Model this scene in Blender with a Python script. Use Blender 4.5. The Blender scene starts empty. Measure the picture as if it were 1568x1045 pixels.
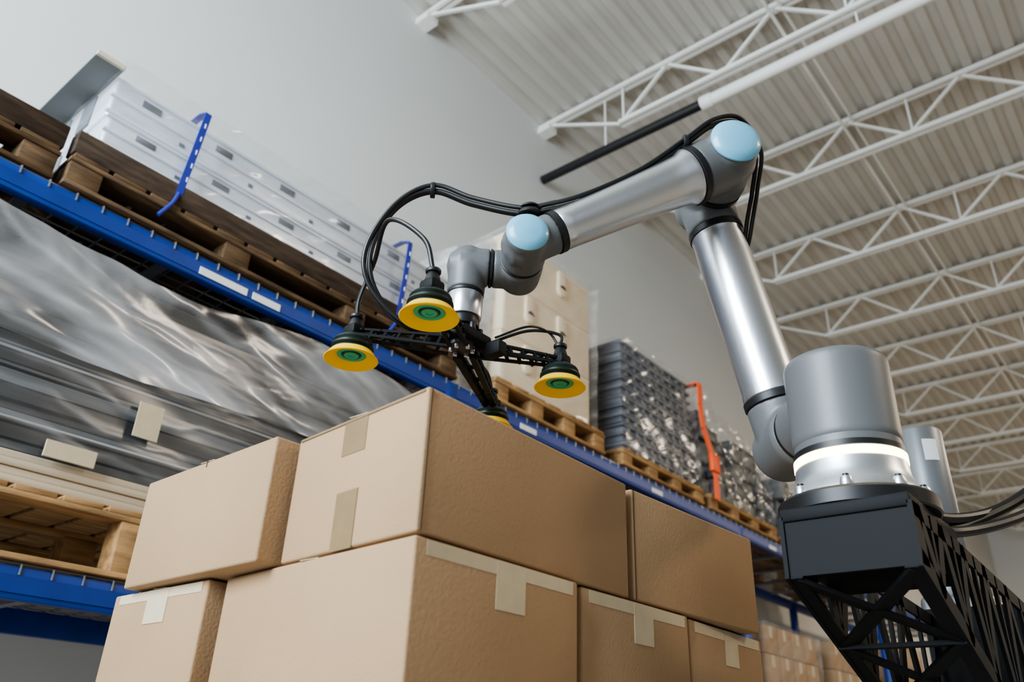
import bpy, bmesh, math, random
from mathutils import Vector, Matrix, noise
random.seed(7)
ZC = 1.294   # all heights below are measured from this datum (eye height)

# ------------------------------------------------------------------ materials
def new_mat(name):
    m = bpy.data.materials.new(name); m.use_nodes = True
    nt = m.node_tree
    return m, nt, nt.nodes["Principled BSDF"]

def mat(name, col, rough=0.5, metal=0.0, nscale=0, namt=0.0, bump=0.0, bscale=None, stretch=(1,1,1), emis=None, estr=0, coat=0.0, detail=4, spec=0.5):
    m, nt, b = new_mat(name)
    b.inputs["Base Color"].default_value = (*col, 1)
    b.inputs["Roughness"].default_value = rough
    b.inputs["Metallic"].default_value = metal
    b.inputs["Specular IOR Level"].default_value = spec
    if coat: b.inputs["Coat Weight"].default_value = coat
    if emis:
        b.inputs["Emission Color"].default_value = (*emis, 1)
        b.inputs["Emission Strength"].default_value = estr
    if nscale or bump:
        tc = nt.nodes.new("ShaderNodeTexCoord"); mp = nt.nodes.new("ShaderNodeMapping")
        mp.inputs["Scale"].default_value = stretch
        nt.links.new(tc.outputs["Object"], mp.inputs[0])
    if nscale:
        n = nt.nodes.new("ShaderNodeTexNoise"); n.inputs["Scale"].default_value = nscale
        n.inputs["Detail"].default_value = detail
        nt.links.new(mp.outputs[0], n.inputs["Vector"])
        r = nt.nodes.new("ShaderNodeValToRGB")
        r.color_ramp.elements[0].position = 0.3; r.color_ramp.elements[1].position = 0.7
        lo = [max(0, c*(1-namt)) for c in col]; hi = [min(1, c*(1+namt)) for c in col]
        r.color_ramp.elements[0].color = (*lo, 1); r.color_ramp.elements[1].color = (*hi, 1)
        nt.links.new(n.outputs["Fac"], r.inputs[0]); nt.links.new(r.outputs[0], b.inputs["Base Color"])
    if bump:
        n2 = nt.nodes.new("ShaderNodeTexNoise"); n2.inputs["Scale"].default_value = bscale or nscale or 20
        n2.inputs["Detail"].default_value = 3
        nt.links.new(mp.outputs[0], n2.inputs["Vector"])
        bp = nt.nodes.new("ShaderNodeBump"); bp.inputs["Strength"].default_value = bump
        bp.inputs["Distance"].default_value = 0.01
        nt.links.new(n2.outputs["Fac"], bp.inputs["Height"]); nt.links.new(bp.outputs[0], b.inputs["Normal"])
    return m

def film_mat(name, col, lo, hi, wscale=5.0, rot=-.2, crease=.35, gloss=.12, rough=.14, bump=.5, dist=.03):
    # stretch film: mostly clear, long taut creases, broad milky patches, glossy reflections
    m, nt, b = new_mat(name); N = nt.nodes.new; L = nt.links.new
    b.inputs["Base Color"].default_value = (*col, 1); b.inputs["Roughness"].default_value = 0.3
    out = nt.nodes["Material Output"]
    tr = N("ShaderNodeBsdfTransparent"); mx = N("ShaderNodeMixShader"); mx2 = N("ShaderNodeMixShader")
    gl = N("ShaderNodeBsdfGlossy"); gl.inputs["Roughness"].default_value = rough; gl.inputs["Color"].default_value = (.95,.96,1,1)
    tc = N("ShaderNodeTexCoord"); mp = N("ShaderNodeMapping"); mp.inputs["Rotation"].default_value = (0,rot,0)
    wv = N("ShaderNodeTexWave"); wv.wave_type = 'BANDS'; wv.bands_direction = 'Z'
    wv.inputs["Scale"].default_value = wscale; wv.inputs["Distortion"].default_value = 5.0
    wv.inputs["Detail"].default_value = 3.0; wv.inputs["Detail Scale"].default_value = .7; wv.inputs["Detail Roughness"].default_value = .55
    mp2 = N("ShaderNodeMapping"); mp2.inputs["Scale"].default_value = (.6,1,1.6)
    pw = N("ShaderNodeMath"); pw.operation = 'POWER'; pw.inputs[1].default_value = 5.0
    n2 = N("ShaderNodeTexNoise"); n2.inputs["Scale"].default_value = 2.2; n2.inputs["Detail"].default_value = 3; n2.inputs["Distortion"].default_value = .8
    mr = N("ShaderNodeMapRange"); mr.inputs["From Min"].default_value = .38; mr.inputs["From Max"].default_value = .66
    mr.inputs["To Min"].default_value = lo; mr.inputs["To Max"].default_value = hi
    mc = N("ShaderNodeMath"); mc.operation = 'MULTIPLY_ADD'; mc.inputs[1].default_value = crease; mc.use_clamp = True
    hb = N("ShaderNodeMath"); hb.operation = 'MULTIPLY_ADD'; hb.inputs[1].default_value = .35
    bp = N("ShaderNodeBump"); bp.inputs["Strength"].default_value = bump; bp.inputs["Distance"].default_value = dist
    L(tc.outputs["Object"], mp.inputs[0]); L(mp.outputs[0], wv.inputs["Vector"]); L(mp.outputs[0], mp2.inputs[0]); L(mp2.outputs[0], n2.inputs["Vector"])
    L(wv.outputs["Fac"], pw.inputs[0]); L(n2.outputs["Fac"], mr.inputs["Value"])
    L(pw.outputs[0], mc.inputs[0]); L(mr.outputs[0], mc.inputs[2])
    L(pw.outputs[0], hb.inputs[0]); L(n2.outputs["Fac"], hb.inputs[2]); L(hb.outputs[0], bp.inputs["Height"])
    L(bp.outputs[0], b.inputs["Normal"]); L(bp.outputs[0], gl.inputs["Normal"])
    L(mc.outputs[0], mx.inputs[0]); L(tr.outputs[0], mx.inputs[1]); L(b.outputs[0], mx.inputs[2])
    mx2.inputs[0].default_value = gloss
    L(mx.outputs[0], mx2.inputs[1]); L(gl.outputs[0], mx2.inputs[2]); L(mx2.outputs[0], out.inputs["Surface"])
    return m

M = {}
M['kraft'] = mat('kraft_cardboard', (0.385,0.250,0.142), 0.8, 0, 2.5, 0.08, 0.14, 160, spec=.25)
M['seam'] = mat('flap_seam', (0.10,0.06,0.03), 0.9)
M['tape'] = mat('paper_tape', (0.56,0.455,0.31), 0.5, 0, 30, 0.05)
M['tape_b'] = mat('brown_tape', (0.235,0.16,0.083), 0.35, 0, 30, 0.06)
M['rgray'] = mat('robot_gray', (0.125,0.128,0.13), 0.45, 0.1)
M['alu'] = mat('brushed_aluminium', (0.66,0.67,0.69), 0.30, 0.95, 6, 0.04, 0.03, 60, (1,1,0.15))
M['alu_d'] = mat('cast_aluminium', (0.60,0.63,0.67), 0.34, 0.9)
M['black'] = mat('black_plastic', (0.010,0.010,0.011), 0.42)
M['blacks'] = mat('black_steel', (0.006,0.0065,0.0075), 0.65, 0.0, spec=.25)
M['rubber'] = mat('black_rubber', (0.008,0.008,0.008), 0.42)
M['blue'] = mat('blue_cap', (0.16,0.42,0.58), 0.35, 0, coat=0.3)
M['ring'] = mat('light_ring', (1,0.9,0.7), 0.4, emis=(1.0,0.80,0.42), estr=9)
M['yellow'] = mat('yellow_silicone', (0.90,0.54,0.010), 0.45)
M['green'] = mat('green_rubber', (0.02,0.36,0.17), 0.4)
M['dgreen'] = mat('dark_green_rubber', (0.004,0.014,0.010), 0.4)
M['rackblue'] = mat('rack_blue_paint', (0.006,0.042,0.25), 0.42, 0.1, 8, 0.12)
M['zinc'] = mat('zinc_wire', (0.35,0.36,0.38), 0.4, 0.7)
M['wood'] = mat('pallet_wood', (0.36,0.205,0.085), 0.8, 0, 5, 0.4, 0.2, 30, (1,6,6))
M['wood_d'] = mat('weathered_wood', (0.055,0.035,0.022), 0.85, 0, 6, 0.5, 0.3, 30, (1,6,6), spec=.3)
M['wood_m'] = mat('brown_wood', (0.11,0.066,0.034), 0.85, 0, 6, 0.5, 0.3, 30, (1,6,6), spec=.3)
M['wall'] = mat('painted_wall', (0.68,0.68,0.66), 0.8, 0, 0.6, 0.03, 0.03, 40)
M['deck'] = mat('roof_deck_paint', (0.58,0.55,0.50), 0.6, 0.0, 2, 0.04)
M['joist'] = mat('joist_paint', (0.84,0.82,0.77), 0.5)
M['conc'] = mat('concrete', (0.36,0.35,0.33), 0.5, 0, 1.2, 0.15, 0.05, 20)
M['white'] = mat('white_label', (0.8,0.8,0.8), 0.5)
M['profile'] = mat('silver_profile', (0.68,0.71,0.77), 0.30, 0.3, 7, 0.08, 0.1, 12, (1,4,4))
M['slot'] = mat('dark_slot', (0.13,0.14,0.16), 0.6)
M['gboard'] = mat('gray_board', (0.20,0.205,0.20), 0.7, 0, 3, 0.06, spec=.2)
M['bboard'] = mat('beige_board', (0.60,0.54,0.42), 0.7)
M['strap'] = mat('blue_strap', (0.02,0.035,0.30), 0.5)
M['cream'] = mat('cream_pulp', (0.80,0.65,0.46), 0.7, 0, 10, 0.05, 0.1, 30)
M['sheet'] = mat('dark_sheets', (0.018,0.020,0.023), 0.45, 0, 4, 0.5, 0, None, (0.4,1,30))
M['sheet2'] = mat('grey_sheets', (0.075,0.082,0.09), 0.45, 0, 4, 0.4, 0, None, (0.4,1,30))
M['sheet3'] = mat('pale_sheets', (0.36,0.37,0.38), 0.5, 0, 4, 0.3, 0, None, (0.4,1,30))
M['lsheet'] = mat('light_board', (0.60,0.50,0.37), 0.7, 0, 4, 0.1, 0, None, (0.4,1,30))
M['tray'] = mat('gray_tray', (0.10,0.112,0.135), 0.4, 0, 5, 0.1)
M['dgoods'] = mat('dark_goods', (0.045,0.05,0.055), 0.45, 0, 4, 0.4)
M['orange'] = mat('orange_strap', (0.98,0.12,0.015), 0.5)
M['film'] = film_mat('stretch_film', (0.60,0.61,0.63), 0.0, 0.10, 2.6, -.10, .10, .030, .2, .3, .008)
M['filmw'] = film_mat('stretch_film_dense', (0.60,0.60,0.62), 0.05, 0.60, 2.2, -.28, .22, .075, .2, .45, .02)
M['films'] = film_mat('stretch_film_thin', (0.8,0.8,0.82), 0.0, 0.06, 3.0, .5, .08, .065, .15, .35, .014)
M['filmc'] = film_mat('stretch_film_tight', (0.85,0.83,0.80), 0.02, 0.14, 2.5, .5, .06, .05, .15, .3, .010)
M['lamp'] = mat('clear_lens', (0.7,0.72,0.72), 0.15)
M['lgray'] = mat('column_gray', (0.22,0.23,0.24), 0.42, 0.5)

# ------------------------------------------------------------------ mesh builder
def catmull(pts, n=10):
    P = [Vector(p) for p in pts]; P = [P[0]*2-P[1]] + P + [P[-1]*2-P[-2]]
    out = []
    for i in range(1, len(P)-2):
        for k in range(n):
            t = k/n
            a,b,c,d = P[i-1],P[i],P[i+1],P[i+2]
            out.append(0.5*((2*b)+(c-a)*t+(2*a-5*b+4*c-d)*t*t+(3*b-a-3*c+d)*t**3))
    out.append(P[-2]); return out

class MB:
    def __init__(s): s.bm = bmesh.new(); s.mats = []
    def mi(s, k):
        if k not in s.mats: s.mats.append(k)
        return s.mats.index(k)
    def faces(s, vs, fs, k):
        mi = s.mi(k); bv = [s.bm.verts.new(v) for v in vs]
        for f in fs:
            try:
                fc = s.bm.faces.new([bv[i] for i in f]); fc.material_index = mi; fc.smooth = True
            except ValueError: pass
    def hexa(s, b, t, k, bev=0, seg=2):   # bottom 4 pts CCW, top 4 pts
        fs = [(3,2,1,0),(4,5,6,7),(0,1,5,4),(1,2,6,5),(2,3,7,6),(3,0,4,7)]
        if bev <= 0: s.faces(list(b)+list(t), fs, k); return
        tb = bmesh.new(); bv = [tb.verts.new(v) for v in list(b)+list(t)]
        for f in fs: tb.faces.new([bv[i] for i in f])
        bmesh.ops.bevel(tb, geom=tb.edges[:], offset=bev, segments=seg, affect='EDGES', profile=0.5)
        mi = s.mi(k)
        for f in tb.faces: f.material_index = mi; f.smooth = True
        me = bpy.data.meshes.new('t'); tb.to_mesh(me); tb.free(); s.bm.from_mesh(me); bpy.data.meshes.remove(me)
    def box(s, lo, hi, k, bev=0, seg=2):
        x0,y0,z0 = lo; x1,y1,z1 = hi
        s.hexa([(x0,y0,z0),(x1,y0,z0),(x1,y1,z0),(x0,y1,z0)], [(x0,y0,z1),(x1,y0,z1),(x1,y1,z1),(x0,y1,z1)], k, bev, seg)
    def strut(s, p0, p1, w, h, k, up=(0,0,1), bev=0):
        p0, p1 = Vector(p0), Vector(p1); d = (p1-p0).normalized(); up = Vector(up)
        if abs(d.dot(up)) > 0.98: up = Vector((1,0,0))
        r = d.cross(up).normalized()*w/2; u = r.cross(d).normalized()*h/2
        s.hexa([p0-r-u, p0+r-u, p0+r+u, p0-r+u], [p1-r-u, p1+r-u, p1+r+u, p1-r+u], k, bev)
    def lathe(s, prof, o, ax, k, seg=48, ks=None):
        o = Vector(o); ax = Vector(ax).normalized()
        t = Vector((0,0,1)) if abs(ax.z) < 0.9 else Vector((1,0,0))
        e1 = ax.cross(t).normalized(); e2 = ax.cross(e1)
        vs = []; fs = []
        for (r,h) in prof:
            r = max(r, 1e-5)
            for i in range(seg):
                a = 2*math.pi*i/seg
                vs.append(o+ax*h+e1*math.cos(a)*r+e2*math.sin(a)*r)
        for j in range(len(prof)-1):
            for i in range(seg):
                i2 = (i+1) % seg
                fs.append((j*seg+i, j*seg+i2, (j+1)*seg+i2, (j+1)*seg+i))
        fs.append(tuple(range(seg))[::-1]); n = len(prof)-1
        fs.append(tuple(n*seg+i for i in range(seg)))
        s.faces(vs, fs, k)
    def cyl(s, p0, p1, r0, r1, k, seg=32, bev=0.0):
        p0, p1 = Vector(p0), Vector(p1); L = (p1-p0).length
        if bev: pr = [(r0-bev,0),(r0-bev*.3,bev*.3),(r0,bev),(r1,L-bev),(r1-bev*.3,L-bev*.3),(r1-bev,L)]
        else: pr = [(r0,0),(r1,L)]
        s.lathe(pr, p0, p1-p0, k, seg)
    def tube(s, pts, r, k, seg=10, n=10, smooth=True):
        P = catmull(pts, n) if smooth else [Vector(p) for p in pts]
        t0 = (P[1]-P[0]).normalized(); up = Vector((0,0,1)) if abs(t0.z) < .9 else Vector((1,0,0))
        e = t0.cross(up).normalized(); vs = []; fs = []
        for i, p in enumerate(P):
            t = (P[min(i+1,len(P)-1)]-P[max(i-1,0)]).normalized()
            e = (e - t*e.dot(t)).normalized(); f = t.cross(e)
            for j in range(seg):
                a = 2*math.pi*j/seg; vs.append(p+e*math.cos(a)*r+f*math.sin(a)*r)
        for i in range(len(P)-1):
            for j in range(seg):
                j2 = (j+1) % seg; fs.append((i*seg+j, i*seg+j2, (i+1)*seg+j2, (i+1)*seg+j))
        fs.append(tuple(range(seg))[::-1]); fs.append(tuple((len(P)-1)*seg+j for j in range(seg)))
        s.faces(vs, fs, k)
    def shell(s, lo, hi, res, amp, freq, k, seed=0, fn=None, ridge=.35):
        lo, hi = Vector(lo), Vector(hi); n = [max(2, int((hi[i]-lo[i])/res)) for i in range(3)]
        d = {}; vs = []; fs = []
        def vid(i,j,l):
            key = (i,j,l)
            if key not in d:
                p = Vector((lo.x+(hi.x-lo.x)*i/n[0], lo.y+(hi.y-lo.y)*j/n[1], lo.z+(hi.z-lo.z)*l/n[2]))
                q = Vector((p.x*freq[0], p.y*freq[1], (p.z+.25*p.x)*freq[2]))+Vector((seed,seed*2,0))
                w = noise.noise_vector(q)*amp + noise.noise_vector(q*2.7)*amp*.4
                rdg = 1-abs(noise.noise(q*1.7))*2.2
                w.y -= max(0,rdg)*amp*ridge
                p2 = p+w
                if fn: p2 = fn(p, p2)
                d[key] = len(vs); vs.append(p2)
            return d[key]
        for i in range(n[0]):
            for l in range(n[2]):
                fs.append((vid(i,0,l),vid(i+1,0,l),vid(i+1,0,l+1),vid(i,0,l+1)))
                fs.append((vid(i,n[1],l),vid(i,n[1],l+1),vid(i+1,n[1],l+1),vid(i+1,n[1],l)))
            for j in range(n[1]):
                fs.append((vid(i,j,n[2]),vid(i+1,j,n[2]),vid(i+1,j+1,n[2]),vid(i,j+1,n[2])))
        for j in range(n[1]):
            for l in range(n[2]):
                fs.append((vid(0,j,l),vid(0,j,l+1),vid(0,j+1,l+1),vid(0,j+1,l)))
                fs.append((vid(n[0],j,l),vid(n[0],j+1,l),vid(n[0],j+1,l+1),vid(n[0],j,l+1)))
        s.faces(vs, fs, k)
    def finish(s, name, parent=None, angle=35, remesh=0):
        bmesh.ops.translate(s.bm, verts=s.bm.verts[:], vec=(0,0,ZC))
        bmesh.ops.recalc_face_normals(s.bm, faces=s.bm.faces[:])
        me = bpy.data.meshes.new(name); s.bm.to_mesh(me); s.bm.free()
        for k in s.mats: me.materials.append(M[k])
        if not remesh: me.set_sharp_from_angle(angle=math.radians(angle))
        ob = bpy.data.objects.new(name, me); bpy.context.scene.collection.objects.link(ob)
        if parent: ob.parent = parent
        if remesh:
            r = ob.modifiers.new('r','REMESH'); r.mode = 'VOXEL'; r.voxel_size = remesh; r.use_smooth_shade = True
            sm = ob.modifiers.new('s','SMOOTH'); sm.factor = 0.5; sm.iterations = 9
        return ob

def empty(name, loc=(0,0,0)):
    e = bpy.data.objects.new(name, None); bpy.context.scene.collection.objects.link(e); return e

# ------------------------------------------------------------------ building shell
YW = 4.45; XF = 27.0; X0 = -7.0; Y0 = -15.0; ZD = 6.46
b = MB(); b.box((X0,Y0,-ZC-0.1),(XF,YW+0.2,-ZC),'conc'); b.finish('floor')
b = MB(); b.box((X0,YW,-ZC),(XF,YW+0.2,ZD+0.1),'wall'); b.finish('wall_back')
b = MB(); b.box((XF,Y0,-ZC),(XF+0.2,YW+0.2,ZD+0.1),'wall'); b.finish('wall_right')
b = MB(); b.box((X0,Y0-.2,-ZC),(XF,Y0,ZD+0.1),'wall'); b.finish('wall_front')
b = MB()
per = 0.19; y = Y0; vs = []; prof = []
while y < YW+0.1:
    prof += [(y,ZD),(y+per*.42,ZD),(y+per*.56,ZD+.05),(y+per*.86,ZD+.05)]; y += per
for (yy,zz) in prof: vs.append((X0,yy,zz)); vs.append((XF,yy,zz))
fs = [(2*i,2*i+1,2*i+3,2*i+2) for i in range(len(prof)-1)]
b.faces(vs, fs, 'deck')
b.box((X0,Y0,ZD+.06),(XF,YW+.1,ZD+.12),'deck')
b.finish('ceiling', angle=20)

zt, zb = 6.42, 5.93
for ji in range(14):
    X = -0.24+1.94*ji
    b = MB()
    for dx in (-0.03,0.03):
        b.strut((X+dx,YW,zt),(X+dx,Y0,zt),0.035,0.05,'joist')
        b.strut((X+dx,YW-1.05,zb),(X+dx,Y0,zb),0.035,0.045,'joist')
    b.box((X-.07,YW-.16,zt-.1),(X+.07,YW,zt-.02),'joist')
    b.strut((X,YW-.12,zt),(X,YW-1.05,zb),0.03,0.03,'joist')
    yy = YW-1.05; c = 0
    while yy > Y0+1.2:
        b.strut((X,yy,zb),(X,yy-.575,zt),0.03,0.03,'joist')
        b.strut((X,yy-.575,zt),(X,yy-1.15,zb),0.03,0.03,'joist')
        if c % 2 == 0: b.strut((X,yy-.04,zb),(X,yy-.04,zt),0.02,0.02,'joist')
        yy -= 1.15; c += 1
    b.finish('roof_joist')
for yb in (1.6,-8.0):
    b = MB(); b.strut((X0,yb,zb+.03),(XF-.5,yb,zb+.03),.025,.025,'joist'); b.strut((X0,yb,zt-.05),(XF-.5,yb,zt-.05),.025,.025,'joist'); b.finish('joist_bridging')

b = MB()
b.cyl((5.60,4.43,5.70),(5.60,2.46,5.70),.05,.05,'black',24)
b.cyl((5.60,2.50,5.70),(5.60,2.38,5.70),.07,.07,'joist',24,.01)
b.cyl((5.60,2.40,5.70),(5.60,Y0,5.70),.06,.06,'joist',24)
for yy in (3.6,1.0,-1.5,-4,-6.5,-9):
    b.strut((5.60,yy,5.7),(5.60,yy,6.46),.015,.015,'joist')
b.finish('heater_pipe')

# ------------------------------------------------------------------ pallet rack
YR = 3.0; YB = 4.08; ZU = 1.905; ZL = 0.506
UX = [-4.4,-0.7,3.0,6.7,10.4,14.1]
b = MB()
for x in UX:
    for yy in (YR+.03, YB-.03):
        b.box((x-.045,yy-.035,-ZC),(x+.045,yy+.035,ZU-.005),'rackblue',.006)
        b.box((x-.07,yy-.07,-ZC),(x+.07,yy+.07,-ZC+.01),'rackblue')
    z = -ZC+.2
    while z < ZU-.9:
        b.strut((x,YR+.05,z),(x,YB-.05,z),.03,.04,'rackblue'); b.strut((x,YR+.05,z),(x,YB-.05,z+.8),.03,.04,'rackblue'); z += .8
for z in (ZU,ZL):
    for yy in (YR,YB-.05):
        b.box((UX[0],yy,z-.105),(UX[-1],yy+.05,z),'rackblue',.006)
    b.box((UX[0],YR-.004,z-.085),(UX[-1],YR,z-.03),'rackblue')
    x = UX[0]
    while x < UX[-1]:
        b.strut((x,YR-.003,z+.004),(x,YB,z+.004),.006,.006,'zinc')
        b.strut((x,YR-.004,z+.006),(x,YR-.004,z-.028),.005,.005,'zinc')
        x += .105
    yy = YR+.02
    while yy < YB:
        b.strut((UX[0],yy,z+.01),(UX[-1],yy,z+.01),.006,.006,'zinc'); yy += .07
    x = UX[0]+.3
    while x < UX[-1]:
        b.box((x,YR+.05,z-.03),(x+.04,YB-.05,z),'zinc'); x += .6
for x0,x1 in ((1.40,1.64),(1.67,1.82),(3.62,3.78),(5.2,5.35),(7.3,7.45)):
    b.box((x0,YR-.008,ZU-.085),(x1,YR-.004,ZU-.05),'white')
b.finish('pallet_rack')

def pallet(x0,x1,y0,y1,z0,h=.13,k='wood',nb=4,timber=0):
    b = MB(); t = .02
    for i in range(nb):
        cx = x0+.07+(x1-x0-.14)*i/(nb-1)
        for cy in (y0+.06,(y0+y1)/2,y1-.06):
            b.box((cx-.065,cy-.055,z0+t),(cx+.065,cy+.055,z0+h-t*2),k,.004)
    for cy in (y0+.06,(y0+y1)/2,y1-.06):
        b.box((x0,cy-.06,z0),(x1,cy+.06,z0+t),k,.003)
        b.box((x0,cy-.06,z0+h-t*2),(x1,cy+.06,z0+h-t),k,.003)
    n = max(4,int((x1-x0)/.16)); w = (x1-x0)/n
    for i in range(n):
        b.box((x0+i*w+.01,y0,z0+h-t),(x0+(i+1)*w-.012,y1,z0+h),k,.003)
    if timber:
        for cy in (y0+.04,(y0+y1)/2,y1-.04):
            b.box((x0,cy-.04,z0+h),(x1,cy+.04,z0+h+timber),'wood_d',.005)
    return b.finish('wooden_pallet')

zu = ZU+.016; zl = ZL+.016
pallet(-1.6,.75,3.0,4.0,zu,.15,'wood_m',5,.108)
pallet(.78,3.02,2.98,4.0,zu,.15,'wood_m',4,.108)
pallet(3.35,4.55,2.98,4.0,zu,.16)
pallet(4.78,6.02,2.98,4.0,zu,.13)
pallet(6.14,7.5,2.98,4.0,zu,.13)
pallet(7.8,9.2,2.98,4.0,zu,.13)

# aluminium profile bundle
z0p = zu+.262
b = MB()
for (za,zb_,yo) in ((z0p,z0p+.19,0),(z0p+.20,z0p+.43,.05)):
    h = zb_-za
    b.box((.87,3.03+yo,za),(2.98,3.9,zb_),'profile',.02,3)
    for t in (.12,.5,.88):
        b.box((.865,3.020+yo,za+h*t-.006),(2.985,3.04+yo,za+h*t+.006),'profile',.002)
    x = 1.0; i = 0
    while x < 2.85:
        b.box((x,3.026+yo,za+h*.62),(x+.09,3.035+yo,za+h*.78),'slot',.003)
        b.box((x+.2,3.026+yo,za+h*.24),(x+.225,3.035+yo,za+h*.32),'slot')
        x += .37
    for yy in (3.2,3.45,3.7):
        b.box((.862,yy+yo,za+.03),(.875,yy+yo+.12,zb_-.03),'slot',.003)
b.shell((.855,3.0,z0p+.0),(3.0,3.93,z0p+.46),.03,.012,(3,5,7),'films',3)
b.box((.745,3.02,z0p+.410),(.868,3.93,z0p+.424),'gboard'); b.box((.745,3.005,z0p+.406),(.868,3.02,z0p+.428),'bboard')
for sx in (1.24,2.55):
    pts = [(sx-.02,2.982,z0p-.06),(sx,2.982,z0p+.2),(sx+.02,2.995,z0p+.44),(sx+.02,3.06,z0p+.468),(sx+.02,3.9,z0p+.468)]
    for p,q in zip(pts[:-1],pts[1:]): b.strut(p,q,.006 if q[1]<3.03 else .032,.032 if q[1]<3.03 else .006,'strap',up=(1,0,0) if q[1]<3.03 else (0,0,1))
    for t in range(5): b.box((sx-.006+t*.004,2.976,z0p+.02+t*.08),(sx-.001+t*.004,2.979,z0p+.045+t*.08),'white')
    b.tube([(sx-.02,2.982,z0p-.05),(sx-.04,2.972,z0p-.12),(sx-.08,2.98,z0p-.2)],.009,'strap')
b.finish('profile_bundle')

# cream moulded stack
zc = zu+.162
b = MB(); nl = 3
for i in range(nl):
    za = zc+i*.38
    b.box((3.45,3.04,za),(4.45,3.95,za+.365),'cream',.02,3)
    b.box((3.455,3.045,za+.36),(4.445,3.945,za+.38),'cream')
    for j in range(2):
        x = 3.72+j*.36
        b.cyl((x,3.015,za+.20),(x,3.06,za+.20),.05,.055,'cream',24,.01)
        b.box((x-.05,3.015,za+.20),(x+.05,3.06,za+.35),'cream',.01)
b.shell((3.42,2.99,zc),(4.48,3.98,zc+1.16),.04,.014,(3,4,3),'filmc',5)
b.finish('moulded_tray_stack')
b = MB()
b.box((3.08,3.3,zu),(3.33,4.0,zu+.9),'cream',.03)
def fold(p,p2):
    return p2 + Vector((0,0,.3*max(0,(p.x-3.0)/.4)*( (p.z-zu)/.9)))
b.shell((3.05,3.1,zu),(3.40,4.0,zu+.95),.04,.025,(4,4,3),'filmw',8,fold)
b.finish('wrapped_carton')

# gray tray stack
zt_ = zu+.132
b = MB(); n = 12; h = .93/n
for i in range(n):
    za = zt_+i*h; o = random.uniform(-.012,.012)
    b.box((4.87+o,3.04,za),(5.95+o,3.95,za+h*.62),'tray',.006)
    b.box((4.85+o,3.02,za+h*.62),(5.97+o,3.97,za+h*.92),'tray',.006)
    for j in range(9):
        b.box((4.93+j*.115+o,3.025,za+.005),(4.96+j*.115+o,3.045,za+h*.6),'tray')
b.shell((4.83,2.99,zt_),(6.00,3.99,zt_+.95),.03,.016,(3,3,5),'films',11,ridge=.2)
b.finish('plastic_tray_stack')

def goods(x0,x1,z0,h,seed,k='dgoods',fk='films',slope=.35):
    b = MB(); rnd = random.Random(seed); x = x0+.03
    while x < x1-.1:
        w = rnd.uniform(.15,.32); hh = h*(1-slope*(x-x0)/(x1-x0))*rnd.uniform(.8,1); zz = z0
        while zz < z0+hh-.08:
            dz = rnd.uniform(.1,.24)
            b.box((x,3.04+rnd.uniform(0,.08),zz),(min(x+w,x1-.03),3.9,min(zz+dz,z0+hh)-.01),k,.015); zz += dz
        x += w+.01
    def fn(p,p2): return Vector((p2.x,p2.y,z0+(p2.z-z0)*(1-slope*(p.x-x0)/(x1-x0))))
    b.shell((x0,3.0,z0),(x1,3.95,z0+h),.03,.035,(4,4,5),fk,seed,fn,ridge=.2)
    return b
b = goods(6.14,7.5,zt_,.92,21)
sp = [(6.05,3.25,3.03),(6.05,2.965,3.02),(6.03,2.96,2.80),(6.06,2.96,2.60),(6.19,2.955,2.38),(6.22,2.955,2.2),(6.20,2.95,2.0)]
for p,q in zip(sp[:-1],sp[1:]): b.strut(p,q,.012,.075,'orange',up=(1,0,0) if abs(p[1]-q[1])<.1 else (0,1,.2))
b.box((6.13,2.93,2.24),(6.27,2.97,2.40),'orange',.01)
b.finish('wrapped_parts_pallet')
goods(7.85,9.1,zt_,.75,33).finish('wrapped_parts_pallet')

# lower shelf : large wrapped sheet bundle
b = MB(); z = zl+.36
while z < zl+1.12:
    t = random.choice([.010,.014,.03,.05,.06]); o = random.uniform(-.06,.06)
    b.box((-2.0+o,3.07+random.uniform(-.02,.02),z),(2.72+o,3.98,z+t*.8),random.choice(['sheet','sheet','sheet','sheet','sheet2']) if t>.015 else random.choice(['sheet3','sheet2']),.001,1); z += t
zz = zl+.25
for t in range(4):
    b.box((-2.0,3.03+.008*(t%2),zz),(2.15+.03*(t%2),3.98,zz+.026),'lsheet',.003); zz += .028
def drape(p,p2):
    k = max(0,(p.z-(zl+.6))/.6)
    return p2+Vector((0,-.02*k*abs(math.sin(p.x*2.1)),.035*k*math.sin(p.x*3.1+1)-.02*k))
b.shell((-2.1,3.03,zl+.36),(2.85,4.0,zl+1.05),.025,.009,(1.0,3,4),'film',2,ridge=.2)
b.shell((-2.1,3.01,zl+.76),(2.87,4.0,zl+1.22),.02,.034,(1.2,4,4),'filmw',9,drape,ridge=.2)
b.box((1.30,2.990,zl+.52),(1.40,2.995,zl+.66),'tape')
b.box((1.02,3.00,zl+.36),(1.20,3.01,zl+.42),'tape')
b.finish('wrapped_sheet_bundle')
pallet(-2.0,.52,2.98,4.0,zl,.24,'wood',4)
pallet(.62,2.92,2.98,4.0,zl,.24,'wood',4)
pallet(3.2,4.5,2.98,4.0,zl,.13,'wood_d',4)
goods(3.25,4.45,zl+.132,.8,51,slope=.1).finish('wrapped_parts_pallet')
pallet(5.0,6.3,2.98,4.0,zl,.13,'wood_d',4)
goods(5.05,6.25,zl+.132,.7,52,slope=.1).finish('wrapped_parts_pallet')

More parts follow.
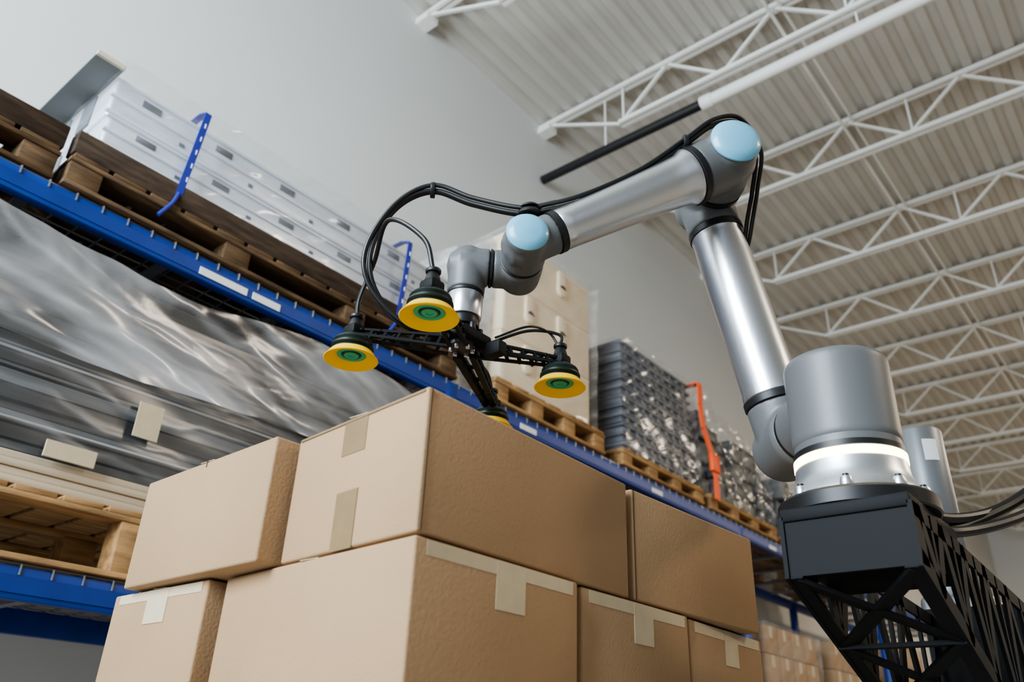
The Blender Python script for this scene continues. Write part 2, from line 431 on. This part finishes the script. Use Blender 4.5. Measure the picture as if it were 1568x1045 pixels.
def carton_load(x0,x1,y0,y1,z0,nx,nz,h,name='carton_load'):
    b = MB(); w = (x1-x0)/nx
    for i in range(nx):
        for j in range(nz):
            b.box((x0+i*w+.005,y0,z0+j*h),(x0+(i+1)*w-.005,y1,z0+(j+1)*h-.006),'kraft',.006)
            b.box((x0+i*w+w*.4,y0-.003,z0+j*h+h*.55),(x0+i*w+w*.6,y0,z0+(j+1)*h-.01),'tape')
    b.shell((x0-.02,y0-.03,z0),(x1+.02,y1,z0+nz*h+.01),.08,.012,(3,3,4),'filmc',x0)
    b.finish(name)
pallet(7.0,8.3,2.98,4.0,zl,.13); carton_load(7.05,8.25,3.03,3.95,zl+.132,4,2,.24)
pallet(8.6,9.9,2.98,4.0,zl,.13); carton_load(8.65,9.85,3.03,3.95,zl+.132,4,2,.26)
pallet(10.7,12.0,2.98,4.0,zl,.13); carton_load(10.75,11.95,3.03,3.95,zl+.132,4,3,.26)
pallet(9.7,11.2,2.98,4.0,zu,.13); carton_load(9.75,11.15,3.03,3.95,zt_,4,2,.26)

# ------------------------------------------------------------------ cardboard stack
def carton(q, z0, z1, tapes=(), name='cardboard_box'):
    b = MB(); g = .002
    lo = [(x,y,z0+g) for x,y in q]; hi = [(x,y,z1-g) for x,y in q]
    b.hexa(lo, hi, 'kraft', .005, 3)
    c = [Vector((x,y,0)) for x,y in q]
    m0 = (c[0]+c[3])/2; m1 = (c[1]+c[2])/2
    b.strut(m0+Vector((0,0,z1-g)), m1+Vector((0,0,z1-g)), .05,.001,'tape')
    for ti,(face,u0,u1,v0,v1,k) in enumerate(tapes):
        A,B = (c[0],c[1]) if face == 0 else (c[0],c[3])
        nrm = (B-A).normalized().cross(Vector((0,0,1))) if face == 0 else Vector((0,0,1)).cross((B-A).normalized())
        p0 = A+(B-A)*u0; p1 = A+(B-A)*u1; h = z1-z0; off = .0010+.0005*ti
        a0 = p0+nrm*off; a1 = p1+nrm*off; i0 = p0-nrm*.004; i1 = p1-nrm*.004
        za, zb2 = z0+h*v0, z0+h*v1
        b.hexa([(*a0.xy,za),(*a1.xy,za),(*i1.xy,za),(*i0.xy,za)],[(*a0.xy,zb2),(*a1.xy,zb2),(*i1.xy,zb2),(*i0.xy,zb2)],k)
    return b.finish(name)
T0,T1,T2 = .53,.2906,.0506
carton([(.821,.871),(1.430,.886),(1.455,1.265),(.862,1.258)],T1,T0,[(3,.42,.60,.70,.98,'tape_b'),(3,.43,.59,.005,.42,'tape_b'),(3,.02,.98,.958,.972,'tape_b'),(0,.008,.012,.02,.98,'seam')])
carton([(1.452,.888),(1.985,.862),(1.995,1.26),(1.47,1.268)],T1,T0-.004,[(0,.01,.015,.02,.98,'seam')])
carton([(.822,1.275),(1.225,1.275),(1.235,1.79),(.845,1.79)],T1,T0,[(3,.495,.502,.94,.992,'seam')])
carton([(1.245,1.28),(1.62,1.28),(1.62,1.86),(1.245,1.86)],T1,T0)
carton([(1.63,1.28),(2.0,1.28),(2.0,1.86),(1.63,1.86)],T1,T0-.003)
tp = [(0,.06,.96,.885,.98,'tape'),(0,.45,.63,.66,.982,'tape'),(0,.42,.60,.015,.16,'tape')]
carton([(.821,.871),(1.232,.871),(1.26,1.44),(.878,1.445)],T2,T1,tp)
carton([(1.262,.884),(1.652,.878),(1.652,1.44),(1.275,1.445)],T2,T1,tp)
carton([(1.672,.886),(2.07,.90),(2.07,1.45),(1.672,1.44)],T2,T1,tp)
carton([(.862,1.482),(1.45,1.482),(1.45,1.87),(.872,1.87)],T2,T1,[(3,.05,.93,.90,.98,'tape'),(3,.38,.60,.70,.982,'tape')])
carton([(1.47,1.482),(2.06,1.482),(2.06,1.87),(1.47,1.87)],T2,T1)
b = MB()
for l in range(5):
    za = T2-.24*(l+1)
    if l % 2 == 0:
        cells = [(.83,.875,1.43,1.26),(1.45,.875,2.05,1.26),(.84,1.28,1.23,1.87),(1.25,1.28,1.64,1.87),(1.66,1.28,2.05,1.87)]
    else:
        cells = [(.84,.875,1.23,1.46),(1.25,.875,1.64,1.46),(1.66,.875,2.05,1.46),(.84,1.48,1.44,1.87),(1.46,1.48,2.05,1.87)]
    for (x0,y0,x1,y1) in cells:
        b.box((x0,y0,za+.002),(x1,y1,za+.238),'kraft',.006)
        b.box(((x0+x1)/2-.03,y0-.0015,za+.16),((x0+x1)/2+.03,y0+.002,za+.236),'tape')
        b.box((x0-.0015,(y0+y1)/2-.03,za+.16),(x0+.002,(y0+y1)/2+.03,za+.236),'tape')
b.finish('cardboard_box_stack')
pallet(.8,2.12,.85,1.92,-ZC,.138,'wood',3)

# ------------------------------------------------------------------ robot arm
BX,BY = 1.639,.485
n_ = Vector((.7071,.7071,0)); u_ = Vector((-.7071,.7071,0))
def P(a,o,z): return Vector((BX,BY,0))+u_*a+n_*o+Vector((0,0,z))
robot = empty('robot_arm')
b = MB()
b.lathe([(.146,.440),(.150,.443),(.150,.468),(.144,.474)],(BX,BY,0),(0,0,1),'black',64)
b.lathe([(.130,.474),(.128,.484),(.116,.498),(.109,.520),(.107,.545)],(BX,BY,0),(0,0,1),'alu_d',64)
for i in range(8):
    a = i*math.pi/4+.2; c = Vector((BX+.124*math.cos(a),BY+.124*math.sin(a),0))
    b.cyl(c+Vector((0,0,.474)),c+Vector((0,0,.494)),.014,.011,'alu_d',20,.002)
    b.cyl(c+Vector((0,0,.49)),c+Vector((0,0,.499)),.006,.006,'black',12)
b.lathe([(.104,.543),(.1085,.544),(.1085,.561),(.104,.562)],(BX,BY,0),(0,0,1),'ring',64)
b.lathe([(.104,.562),(.1075,.563),(.1075,.575),(.104,.576)],(BX,BY,0),(0,0,1),'black',64)
b.lathe([(.100,.574),(.104,.575),(.104,.590),(.100,.592)],(BX,BY,0),(0,0,1),'rgray',64)
b.finish('base', robot)
EL_A, EL_Z = .158, 1.392; OU = .26; OF = .085
L1 = Vector((0,0,0))+u_*(EL_A)+Vector((0,0,EL_Z-.69)); L1n = L1.normalized()
S = P(0,OU,.69); E1 = P(EL_A,OU,EL_Z); E2 = P(EL_A,OF,EL_Z)
F1 = P(.67,OF,1.078); L2 = F1-E2; L2n = L2.normalized()
b = MB()
b.cyl((BX,BY,.582),(BX,BY,.782),.1065,.1065,'rgray',64,.014)
b.cyl(P(0,0,.69),P(0,.165,.69),.082,.078,'rgray',48,.004)
b.finish('shoulder_casting', robot, remesh=.004)
b = MB()
b.cyl(P(0,.163,.69),P(0,.172,.69),.076,.076,'black',48)
b.finish('shoulder_seal', robot)
b = MB()
b.cyl(P(0,.172,.69),P(0,OU+.075,.69),.079,.074,'rgray',48,.02)
b.cyl(S-L1n*.03,S+L1n*.105,.072,.073,'rgray',48,.004)
b.lathe([(0.001,-.07),(.04,-.062),(.062,-.04),(.072,0),(.073,.02)],S,L1n,'rgray',48)
b.finish('upper_arm_lower_casting', robot, remesh=.004)
def ring(c, ax, r, w, k='black'):
    bb.lathe([(r-.004,-w/2),(r,-w/2+.002),(r,w/2-.002),(r-.004,w/2)],c,ax,k,48)
bb = MB()
ring(S+L1n*.114,L1n,.076,.020)
LU = L1.length
bb.lathe([(.070,.123),(.0735,.127),(.0735,.135),(.071,.15),(.0705,LU-.20),(.068,LU-.13),(.070,LU-.118)],S,L1n,'alu',64)
ring(S+L1n*(LU-.108),L1n,.073,.020)
bb.finish('upper_arm_tube', robot)
b = MB()
b.cyl(E1-L1n*.098,E1-L1n*.02,.071,.073,'rgray',48,.003)
b.cyl(P(EL_A,OU+.075,EL_Z),P(EL_A,.19,EL_Z),.070,.078,'rgray',48,.02)
b.lathe([(.073,-.03),(.073,0),(.062,.045),(.04,.065),(.001,.072)],E1,L1n,'rgray',48)
b.finish('elbow_lower_casting', robot, remesh=.004)
bb = MB(); ring(P(EL_A,.182,EL_Z),n_,.077,.016)
ring(E2+L2n*.112,L2n,.078,.020)
LF = L2.length
bb.lathe([(.070,.121),(.0745,.124),(.0745,.135),(.066,.155),(.0635,.20),(.051,LF-.12),(.051,LF-.098),(.049,LF-.094)],E2,L2n,'alu',64)
ring(F1-L2n*.085,L2n,.053,.020)
bb.finish('forearm_tube', robot)
b = MB()
b.cyl(P(EL_A,.175,EL_Z),P(EL_A,OF-.075,EL_Z),.078,.066,'rgray',48,.012)
b.cyl(E2,E2+L2n*.103,.074,.075,'rgray',48,.003)
b.lathe([(0.001,-.074),(.04,-.068),(.062,-.045),(.073,0)],E2,L2n,'rgray',48)
b.finish('elbow_upper_casting', robot, remesh=.004)
b = MB()
b.lathe([(.064,0),(.064,.004),(.058,.012),(.042,.019),(.02,.0225),(.0005,.023)],P(EL_A,OF-.076,EL_Z),-n_,'blue',48)
b.finish('elbow_cap', robot)
WZ = 1.078
b = MB()
b.cyl(P(.67,.145,WZ),P(.67,OF-.052,WZ),.055,.050,'rgray',48,.008)
b.cyl(F1,F1-L2n*.077,.050,.051,'rgray',48,.003)
b.lathe([(0.001,.056),(.03,.050),(.048,.032),(.053,0)],F1,L2n,'rgray',48)
b.finish('wrist_first_casting', robot, remesh=.0035)
b = MB()
b.lathe([(.050,0),(.050,.003),(.045,.010),(.030,.016),(.0005,.019)],P(.67,OF-.053,WZ),-n_,'blue',48)
b.finish('wrist_cap', robot)
b = MB()
b.cyl(P(.67,.152,WZ),P(.67,.245,WZ),.055,.052,'rgray',48,.014)
b.cyl(P(.67,.20,WZ),P(.738,.20,WZ),.047,.048,'rgray',48,.003)
b.lathe([(0.001,-.054),(.03,-.047),(.047,-.027),(.050,0)],P(.67,.20,WZ),u_,'rgray',48)
b.finish('wrist_second_casting', robot, remesh=.0035)
bb = MB(); ring(P(.67,.149,WZ),n_,.053,.008); ring(P(.742,.20,WZ),u_,.0485,.009)
bb.finish('wrist_seals', robot)
b = MB()
b.lathe([(0.001,.052),(.03,.046),(.047,.022),(.048,-.02)],P(.80,.20,WZ),(0,0,1),'rgray',40)
b.lathe([(.048,-.053),(.048,.0),(.046,.022),(.03,.046),(0.001,.052)],P(.80,.20,WZ),u_,'rgray',40)
b.cyl(P(.80,.20,WZ),P(.80,.20,WZ-.078),.047,.046,'rgray',40,.003)
b.finish('wrist_third_casting', robot, remesh=.0035)
GX,GY = P(.80,.20,0).x, P(.80,.20,0).y
b = MB()
b.cyl((GX,GY,.999),(GX,GY,.993),.045,.045,'black',40)
b.cyl((GX,GY,.993),(GX,GY,.930),.044,.042,'alu',40,.003)
b.cyl((GX,GY,.930),(GX,GY,.905),.038,.038,'black',40,.003)
b.finish('tool_flange', robot)

grip = empty('suction_gripper')
b = MB()
b.cyl((GX,GY,.904),(GX,GY,.850),.034,.034,'black',32,.004)
b.box((GX-.05,GY-.05,.862),(GX+.05,GY+.05,.886),'blacks',.006)
for i in range(6):
    a = i*math.pi/3+.3
    b.cyl((GX+.04*math.cos(a),GY+.04*math.sin(a),.886),(GX+.04*math.cos(a),GY+.04*math.sin(a),.904),.008,.008,'black',12,.001)
    b.cyl((GX+.026*math.cos(a),GY+.026*math.sin(a),.85),(GX+.026*math.cos(a),GY+.026*math.sin(a),.842),.005,.005,'alu_d',10)
b.box((GX+.03,GY-.09,.83),(GX+.06,GY-.04,.865),'blacks',.005)
b.finish('hub', grip)
angs = [137,-31,208,30]; RAS = [.25,.25,.25,.375]
for ai, ang in enumerate(angs):
    RA = RAS[ai]
    a = math.radians(ang); d = Vector((math.cos(a),math.sin(a),0)); s_ = Vector((-d.y,d.x,0)); c0 = Vector((GX,GY,.870))
    b = MB(); w = 1.6 if ai == 3 else 1
    for side in (-1,1):
        o = s_*side*.020
        b.strut(c0+o+d*.03,c0+o*.55+d*RA,.009*w,.006*w,'blacks')
        b.strut(c0+o+d*.03-Vector((0,0,.026)),c0+o*.55+d*RA-Vector((0,0,.012)),.009*w,.006*w,'blacks')
        for t in range(7):
            q = .05+(RA-.06)*t/6
            b.strut(c0+o*(1-.45*q/RA)+d*q,c0+o*(1-.45*q/RA)+d*(q+.008)-Vector((0,0,.022)),.009*w,.006,'blacks')
    for t in range(5):
        q = .06+(RA-.08)*t/4
        b.strut(c0+s_*.018+d*q,c0-s_*.018+d*(q+.02),.006*w,.006,'blacks')
    e = c0+d*RA
    b.box((e.x-.020,e.y-.020,.856),(e.x+.020,e.y+.020,.882),'blacks',.006)
    b.cyl((e.x,e.y,.905),(e.x,e.y,.880),.012,.018,'black',20,.002)
    b.cyl((e.x,e.y,.912),(e.x,e.y,.902),.017,.017,'black',20,.003)
    b.finish('arm_%d' % (ai+1), grip)
    b = MB(); o = (e.x,e.y,.797)
    b.lathe([(.018,.062),(.026,.059),(.034,.054),(.042,.048),(.045,.043),(.042,.038),(.048,.033),(.049,.028),(.044,.024),(.049,.018),(.048,.013)],o,(0,0,1),'dgreen',48)
    vsn = [(.046,.021),(.053,.011),(.0605,.001),(.0625,-.0005),(.061,-.002),(.050,.002),(.040,.006),(.034,.010),(.031,.015)]
    seg = 56; vs = []; fs = []
    for (r,h) in vsn:
        for i in range(seg):
            t = 2*math.pi*i/seg; vs.append((o[0]+r*math.cos(t),o[1]+r*math.sin(t),o[2]+h))
    for j in range(len(vsn)-1):
        for i in range(seg): fs.append((j*seg+i,j*seg+(i+1)%seg,(j+1)*seg+(i+1)%seg,(j+1)*seg+i))
    b.faces(vs,fs,'yellow')
    b.lathe([(.0335,.013),(.033,.0105),(.029,.0095),(.024,.0105),(.022,.013)],o,(0,0,1),'green',40)
    b.lathe([(.022,.013),(.020,.010),(.013,.0095),(.010,.012)],o,(0,0,1),'dgreen',40)
    b.lathe([(.017,.0095),(.016,.0085),(.008,.008),(.007,.010)],o,(0,0,1),'green',30)
    b.finish('cup_%d' % (ai+1), grip)
b = MB()
def end(i):
    a = math.radians(angs[i]); return Vector((GX+RAS[i]*math.cos(a),GY+RAS[i]*math.sin(a),.908))
eA,eC,eB,eD = end(0),end(1),end(2),end(3)
b.tube([eA,eA+Vector((.0,0,.05)),eA+Vector((-.01,-.05,.13)),eB+Vector((-.04,.12,.16)),eB+Vector((-.01,.03,.09)),eB],.0055,'rubber')
b.tube([eC,eC+Vector((-.005,.0,.03)),eC+Vector((-.06,.06,.035)),Vector((GX+.08,GY+.02,.895)),Vector((GX+.03,GY-.02,.885))],.004,'rubber')
b.tube([eC+Vector((0,0,-.01)),eC+Vector((-.02,.02,.035)),eC+Vector((-.09,.03,.025)),Vector((GX+.06,GY-.05,.89))],.003,'rubber')
b.tube([eD,eD+Vector((-.03,-.01,.035)),eD+Vector((-.12,-.06,.02)),Vector((GX+.03,GY+.03,.885))],.004,'rubber')
b.finish('hoses', grip)

b = MB()
for k,(do,dz) in enumerate(((0,0),(.012,.004),(-.006,.012))):
    b.tube([P(.60,OF-.02+do,1.180+dz),P(.68,OF+do,1.170+dz),P(.80,.11+do,1.205+dz),P(.90,.12+do,1.240+dz),P(.985,.13+do,1.19+dz*.5),P(1.03+dz,.14+do,1.075),P(1.02+dz,.16+do,.985),P(.955,.18+do,.905),P(.86,.19+do,.875)],.006,'rubber',10,12)
    b.tube([P(.68,OF+do,1.165+dz),P(.55,OF-.03+do,1.195+dz),P(.40,OF-.04+do,1.285+dz),P(.28,OF-.05+do,1.39+dz),P(.20,OF-.05+do,1.465+dz),P(.12,OF-.03+do,1.495+dz),P(.065-dz,OF+.02+do,1.455),P(.06-dz,OF+.08+do,1.37),P(.068-dz,.22+do,1.27),P(.055,OU+.08,1.12),P(-.02,OU+.085,.90),P(-.06,OU+.05,.78)],.0058,'rubber',10,12)
b.cyl(P(.66,OF,1.135),P(.66,OF,1.165),.018,.018,'black',24,.003)
b.cyl(P(.66,OF,1.160),P(.66,OF,1.172),.032,.030,'black',32,.003)
b.cyl(P(.66,OF,1.180),P(.66,OF,1.190),.028,.024,'black',32,.003)
for (a_,o_,z_) in ((.28,OF-.05,1.395),(.90,.125,1.245)):
    b.cyl(P(a_-.006,o_,z_),P(a_+.006,o_,z_),.02,.02,'black',20,.002)
b.finish('cable_dress_pack', robot)

# ------------------------------------------------------------------ bracket and lift column
b = MB()
YA,YC = .352,.582
b.box((1.485,YA-.002,.415),(1.80,YC+.002,.440),'blacks',.004)
b.box((1.49,YA+.003,.315),(1.50,YC-.003,.415),'blacks')
b.box((1.50,YA+.003,.33),(1.79,YC-.003,.415),'blacks',.003)
def zt2(x): return .425-.045*(x-1.49)
def zb2(x): return .315-.42*(x-1.49)
for yy in (YA,YC):
    b.strut((1.49,yy,zt2(1.49)-.012),(2.46,yy,zt2(2.46)-.012),.008,.03,'blacks')
    b.strut((1.49,yy,zb2(1.49)+.012),(2.46,yy,zb2(2.46)+.012),.008,.034,'blacks')
    b.box((1.485,yy-.004,.315),(1.53,yy+.004,.425),'blacks')
    xs = [1.52,1.66,1.81,1.98,2.18,2.46]
    for i in range(len(xs)-1):
        a0,a1 = xs[i],xs[i+1]; am = (a0+a1)/2
        b.strut((a0,yy,zt2(a0)),(am,yy,zb2(am)+.01),.008,.028,'blacks')
        b.strut((am,yy,zb2(am)+.01),(a1,yy,zt2(a1)),.008,.028,'blacks')
        b.strut((am,yy,zb2(am)),(am,yy,zt2(am)),.008,.014,'blacks')
f = zb2; xs = [1.50,1.72,1.96,2.21,2.46]
for i in range(len(xs)-1):
    a0,a1 = xs[i],xs[i+1]
    b.strut((a0,YA+.01,f(a0)),(a1,YC-.01,f(a1)),.03,.008,'blacks'); b.strut((a0,YC-.01,f(a0)),(a1,YA+.01,f(a1)),.03,.008,'blacks')
    b.strut((a1,YA,f(a1)),(a1,YC,f(a1)),.03,.008,'blacks')
b.strut((1.49,YA+.012,f(1.49)),(2.46,YA+.012,f(2.46)),.03,.008,'blacks'); b.strut((1.49,YC-.012,f(1.49)),(2.46,YC-.012,f(2.46)),.03,.008,'blacks')
b.box((2.455,.34,-.12),(2.468,.60,.40),'blacks',.003)
b.finish('mounting_bracket')
b = MB()
b.cyl((2.555,.5475,.54),(2.555,.5475,.93),.068,.068,'lgray',48,.010)
b.cyl((2.555,.5475,.50),(2.555,.5475,.54),.052,.052,'black',40,.003)
b.cyl((2.555,.5475,.44),(2.555,.5475,.50),.056,.052,'alu_d',40,.003)
b.box((2.47,.43,-ZC),(2.63,.61,.44),'lgray',.02,3)
vs=[]; fs=[]
for i in range(6):
    a = math.radians(200+i*7)
    for z in (.82,.885): vs.append((2.555+.0688*math.cos(a),.5475+.0688*math.sin(a),z))
for i in range(5): fs.append((2*i,2*i+2,2*i+3,2*i+1))
b.faces(vs,fs,'white')
b.box((2.42,.25,-ZC),(2.80,.72,-ZC+.04),'blacks',.005)
b.finish('lift_column')
b = MB()
b.cyl((2.44,.20,-ZC),(2.44,.20,.34),.03,.03,'alu',32,.004)
b.cyl((2.44,.20,.34),(2.44,.20,.36),.035,.035,'black',32,.003)
b.cyl((2.44,.20,.36),(2.44,.20,.40),.028,.018,'alu_d',32,.006)
b.box((2.38,.14,-ZC),(2.50,.235,-ZC+.03),'blacks',.004)
b.finish('vacuum_cylinder')
b = MB()
b.cyl((2.75,.18,-ZC),(2.75,.18,.22),.012,.012,'alu',20)
b.cyl((2.75,.18,.20),(2.75,.18,.25),.035,.035,'black',32,.003)
b.cyl((2.75,.18,.25),(2.75,.18,.36),.034,.032,'lamp',32,.008)
b.cyl((2.75,.18,.36),(2.75,.18,.375),.034,.03,'white',32,.004)
b.cyl((2.75,.18,-ZC),(2.75,.18,-ZC+.02),.06,.06,'black',24,.003)
b.finish('signal_beacon')
b = MB()
b.tube([P(-.11,.0,.515),(1.86,.40,.49),(2.05,.33,.53),(2.3,.20,.645),(2.6,.05,.71),(3.2,-.3,.6),(3.6,-.6,.2),(3.7,-.7,-ZC+.02)],.011,'rubber')
b.tube([P(-.13,.03,.46),(1.92,.40,.47),(2.10,.30,.55),(2.3,.17,.675),(2.6,.02,.76),(3.2,-.3,.66),(3.65,-.6,.2),(3.75,-.7,-ZC+.02)],.014,'rubber')
b.tube([P(-.13,.0,.45),(1.90,.37,.46),(2.08,.27,.52),(2.3,.15,.64),(2.6,.0,.72),(3.2,-.32,.64),(3.65,-.65,.2),(3.75,-.75,-ZC+.02)],.012,'rubber')
b.finish('power_cable')

# ------------------------------------------------------------------ lights
def area(name, loc, tgt, sx, sy, e, col):
    l = bpy.data.lights.new(name,'AREA'); l.shape='RECTANGLE'; l.size=sx; l.size_y=sy; l.energy=e; l.color=col
    o = bpy.data.objects.new(name,l); bpy.context.scene.collection.objects.link(o); o.location = loc
    o.rotation_euler = (Vector(tgt)-Vector(loc)).to_track_quat('-Z','Y').to_euler(); return o
area('dock_door_light',(-4.2,1.7,4.4),(1.5,3.7,3.5),3.5,3.6,930,(.79,.91,1.0))
area('high_bay_light',(6,-6,6.9),(6,-6,0),2,2,330,(1,.86,.68))
area('high_bay_light',(14,-4,6.9),(14,-4,0),2,2,420,(1,.84,.64))
area('high_bay_light',(21,-4,6.9),(21,-4,0),2,2,380,(1,.84,.64))
w = bpy.data.worlds.new('w'); bpy.context.scene.world = w; w.use_nodes = True
w.node_tree.nodes['Background'].inputs[0].default_value = (.80,.90,1.0,1)
w.node_tree.nodes['Background'].inputs[1].default_value = 0.60
vs_ = bpy.context.scene.view_settings
try:
    vs_.view_transform = 'AgX'; vs_.look = 'AgX - Medium High Contrast'; vs_.exposure = 0.15
except Exception as ex: print(ex)

# ------------------------------------------------------------------ camera
p = math.radians(27.3); r = math.radians(2.4); az = math.radians(40.5)
h = Vector((math.cos(az),math.sin(az),0)); F = h*math.cos(p)+Vector((0,0,math.sin(p)))
R0 = Vector((math.sin(az),-math.cos(az),0)); U0 = R0.cross(F)
Rc = R0*math.cos(r)+U0*math.sin(r); Uc = U0*math.cos(r)-R0*math.sin(r)
cam = bpy.data.cameras.new('camera'); co = bpy.data.objects.new('camera',cam); bpy.context.scene.collection.objects.link(co)
mt = Matrix((Rc,Uc,-F)).transposed().to_4x4(); mt.translation = Vector((0,0,ZC)); co.matrix_world = mt
cam.sensor_width = 36; cam.lens = 28.47; cam.clip_start = .05; cam.clip_end = 200
cam.dof.use_dof = True; cam.dof.focus_distance = 1.9; cam.dof.aperture_fstop = 3.2
bpy.context.scene.camera = co
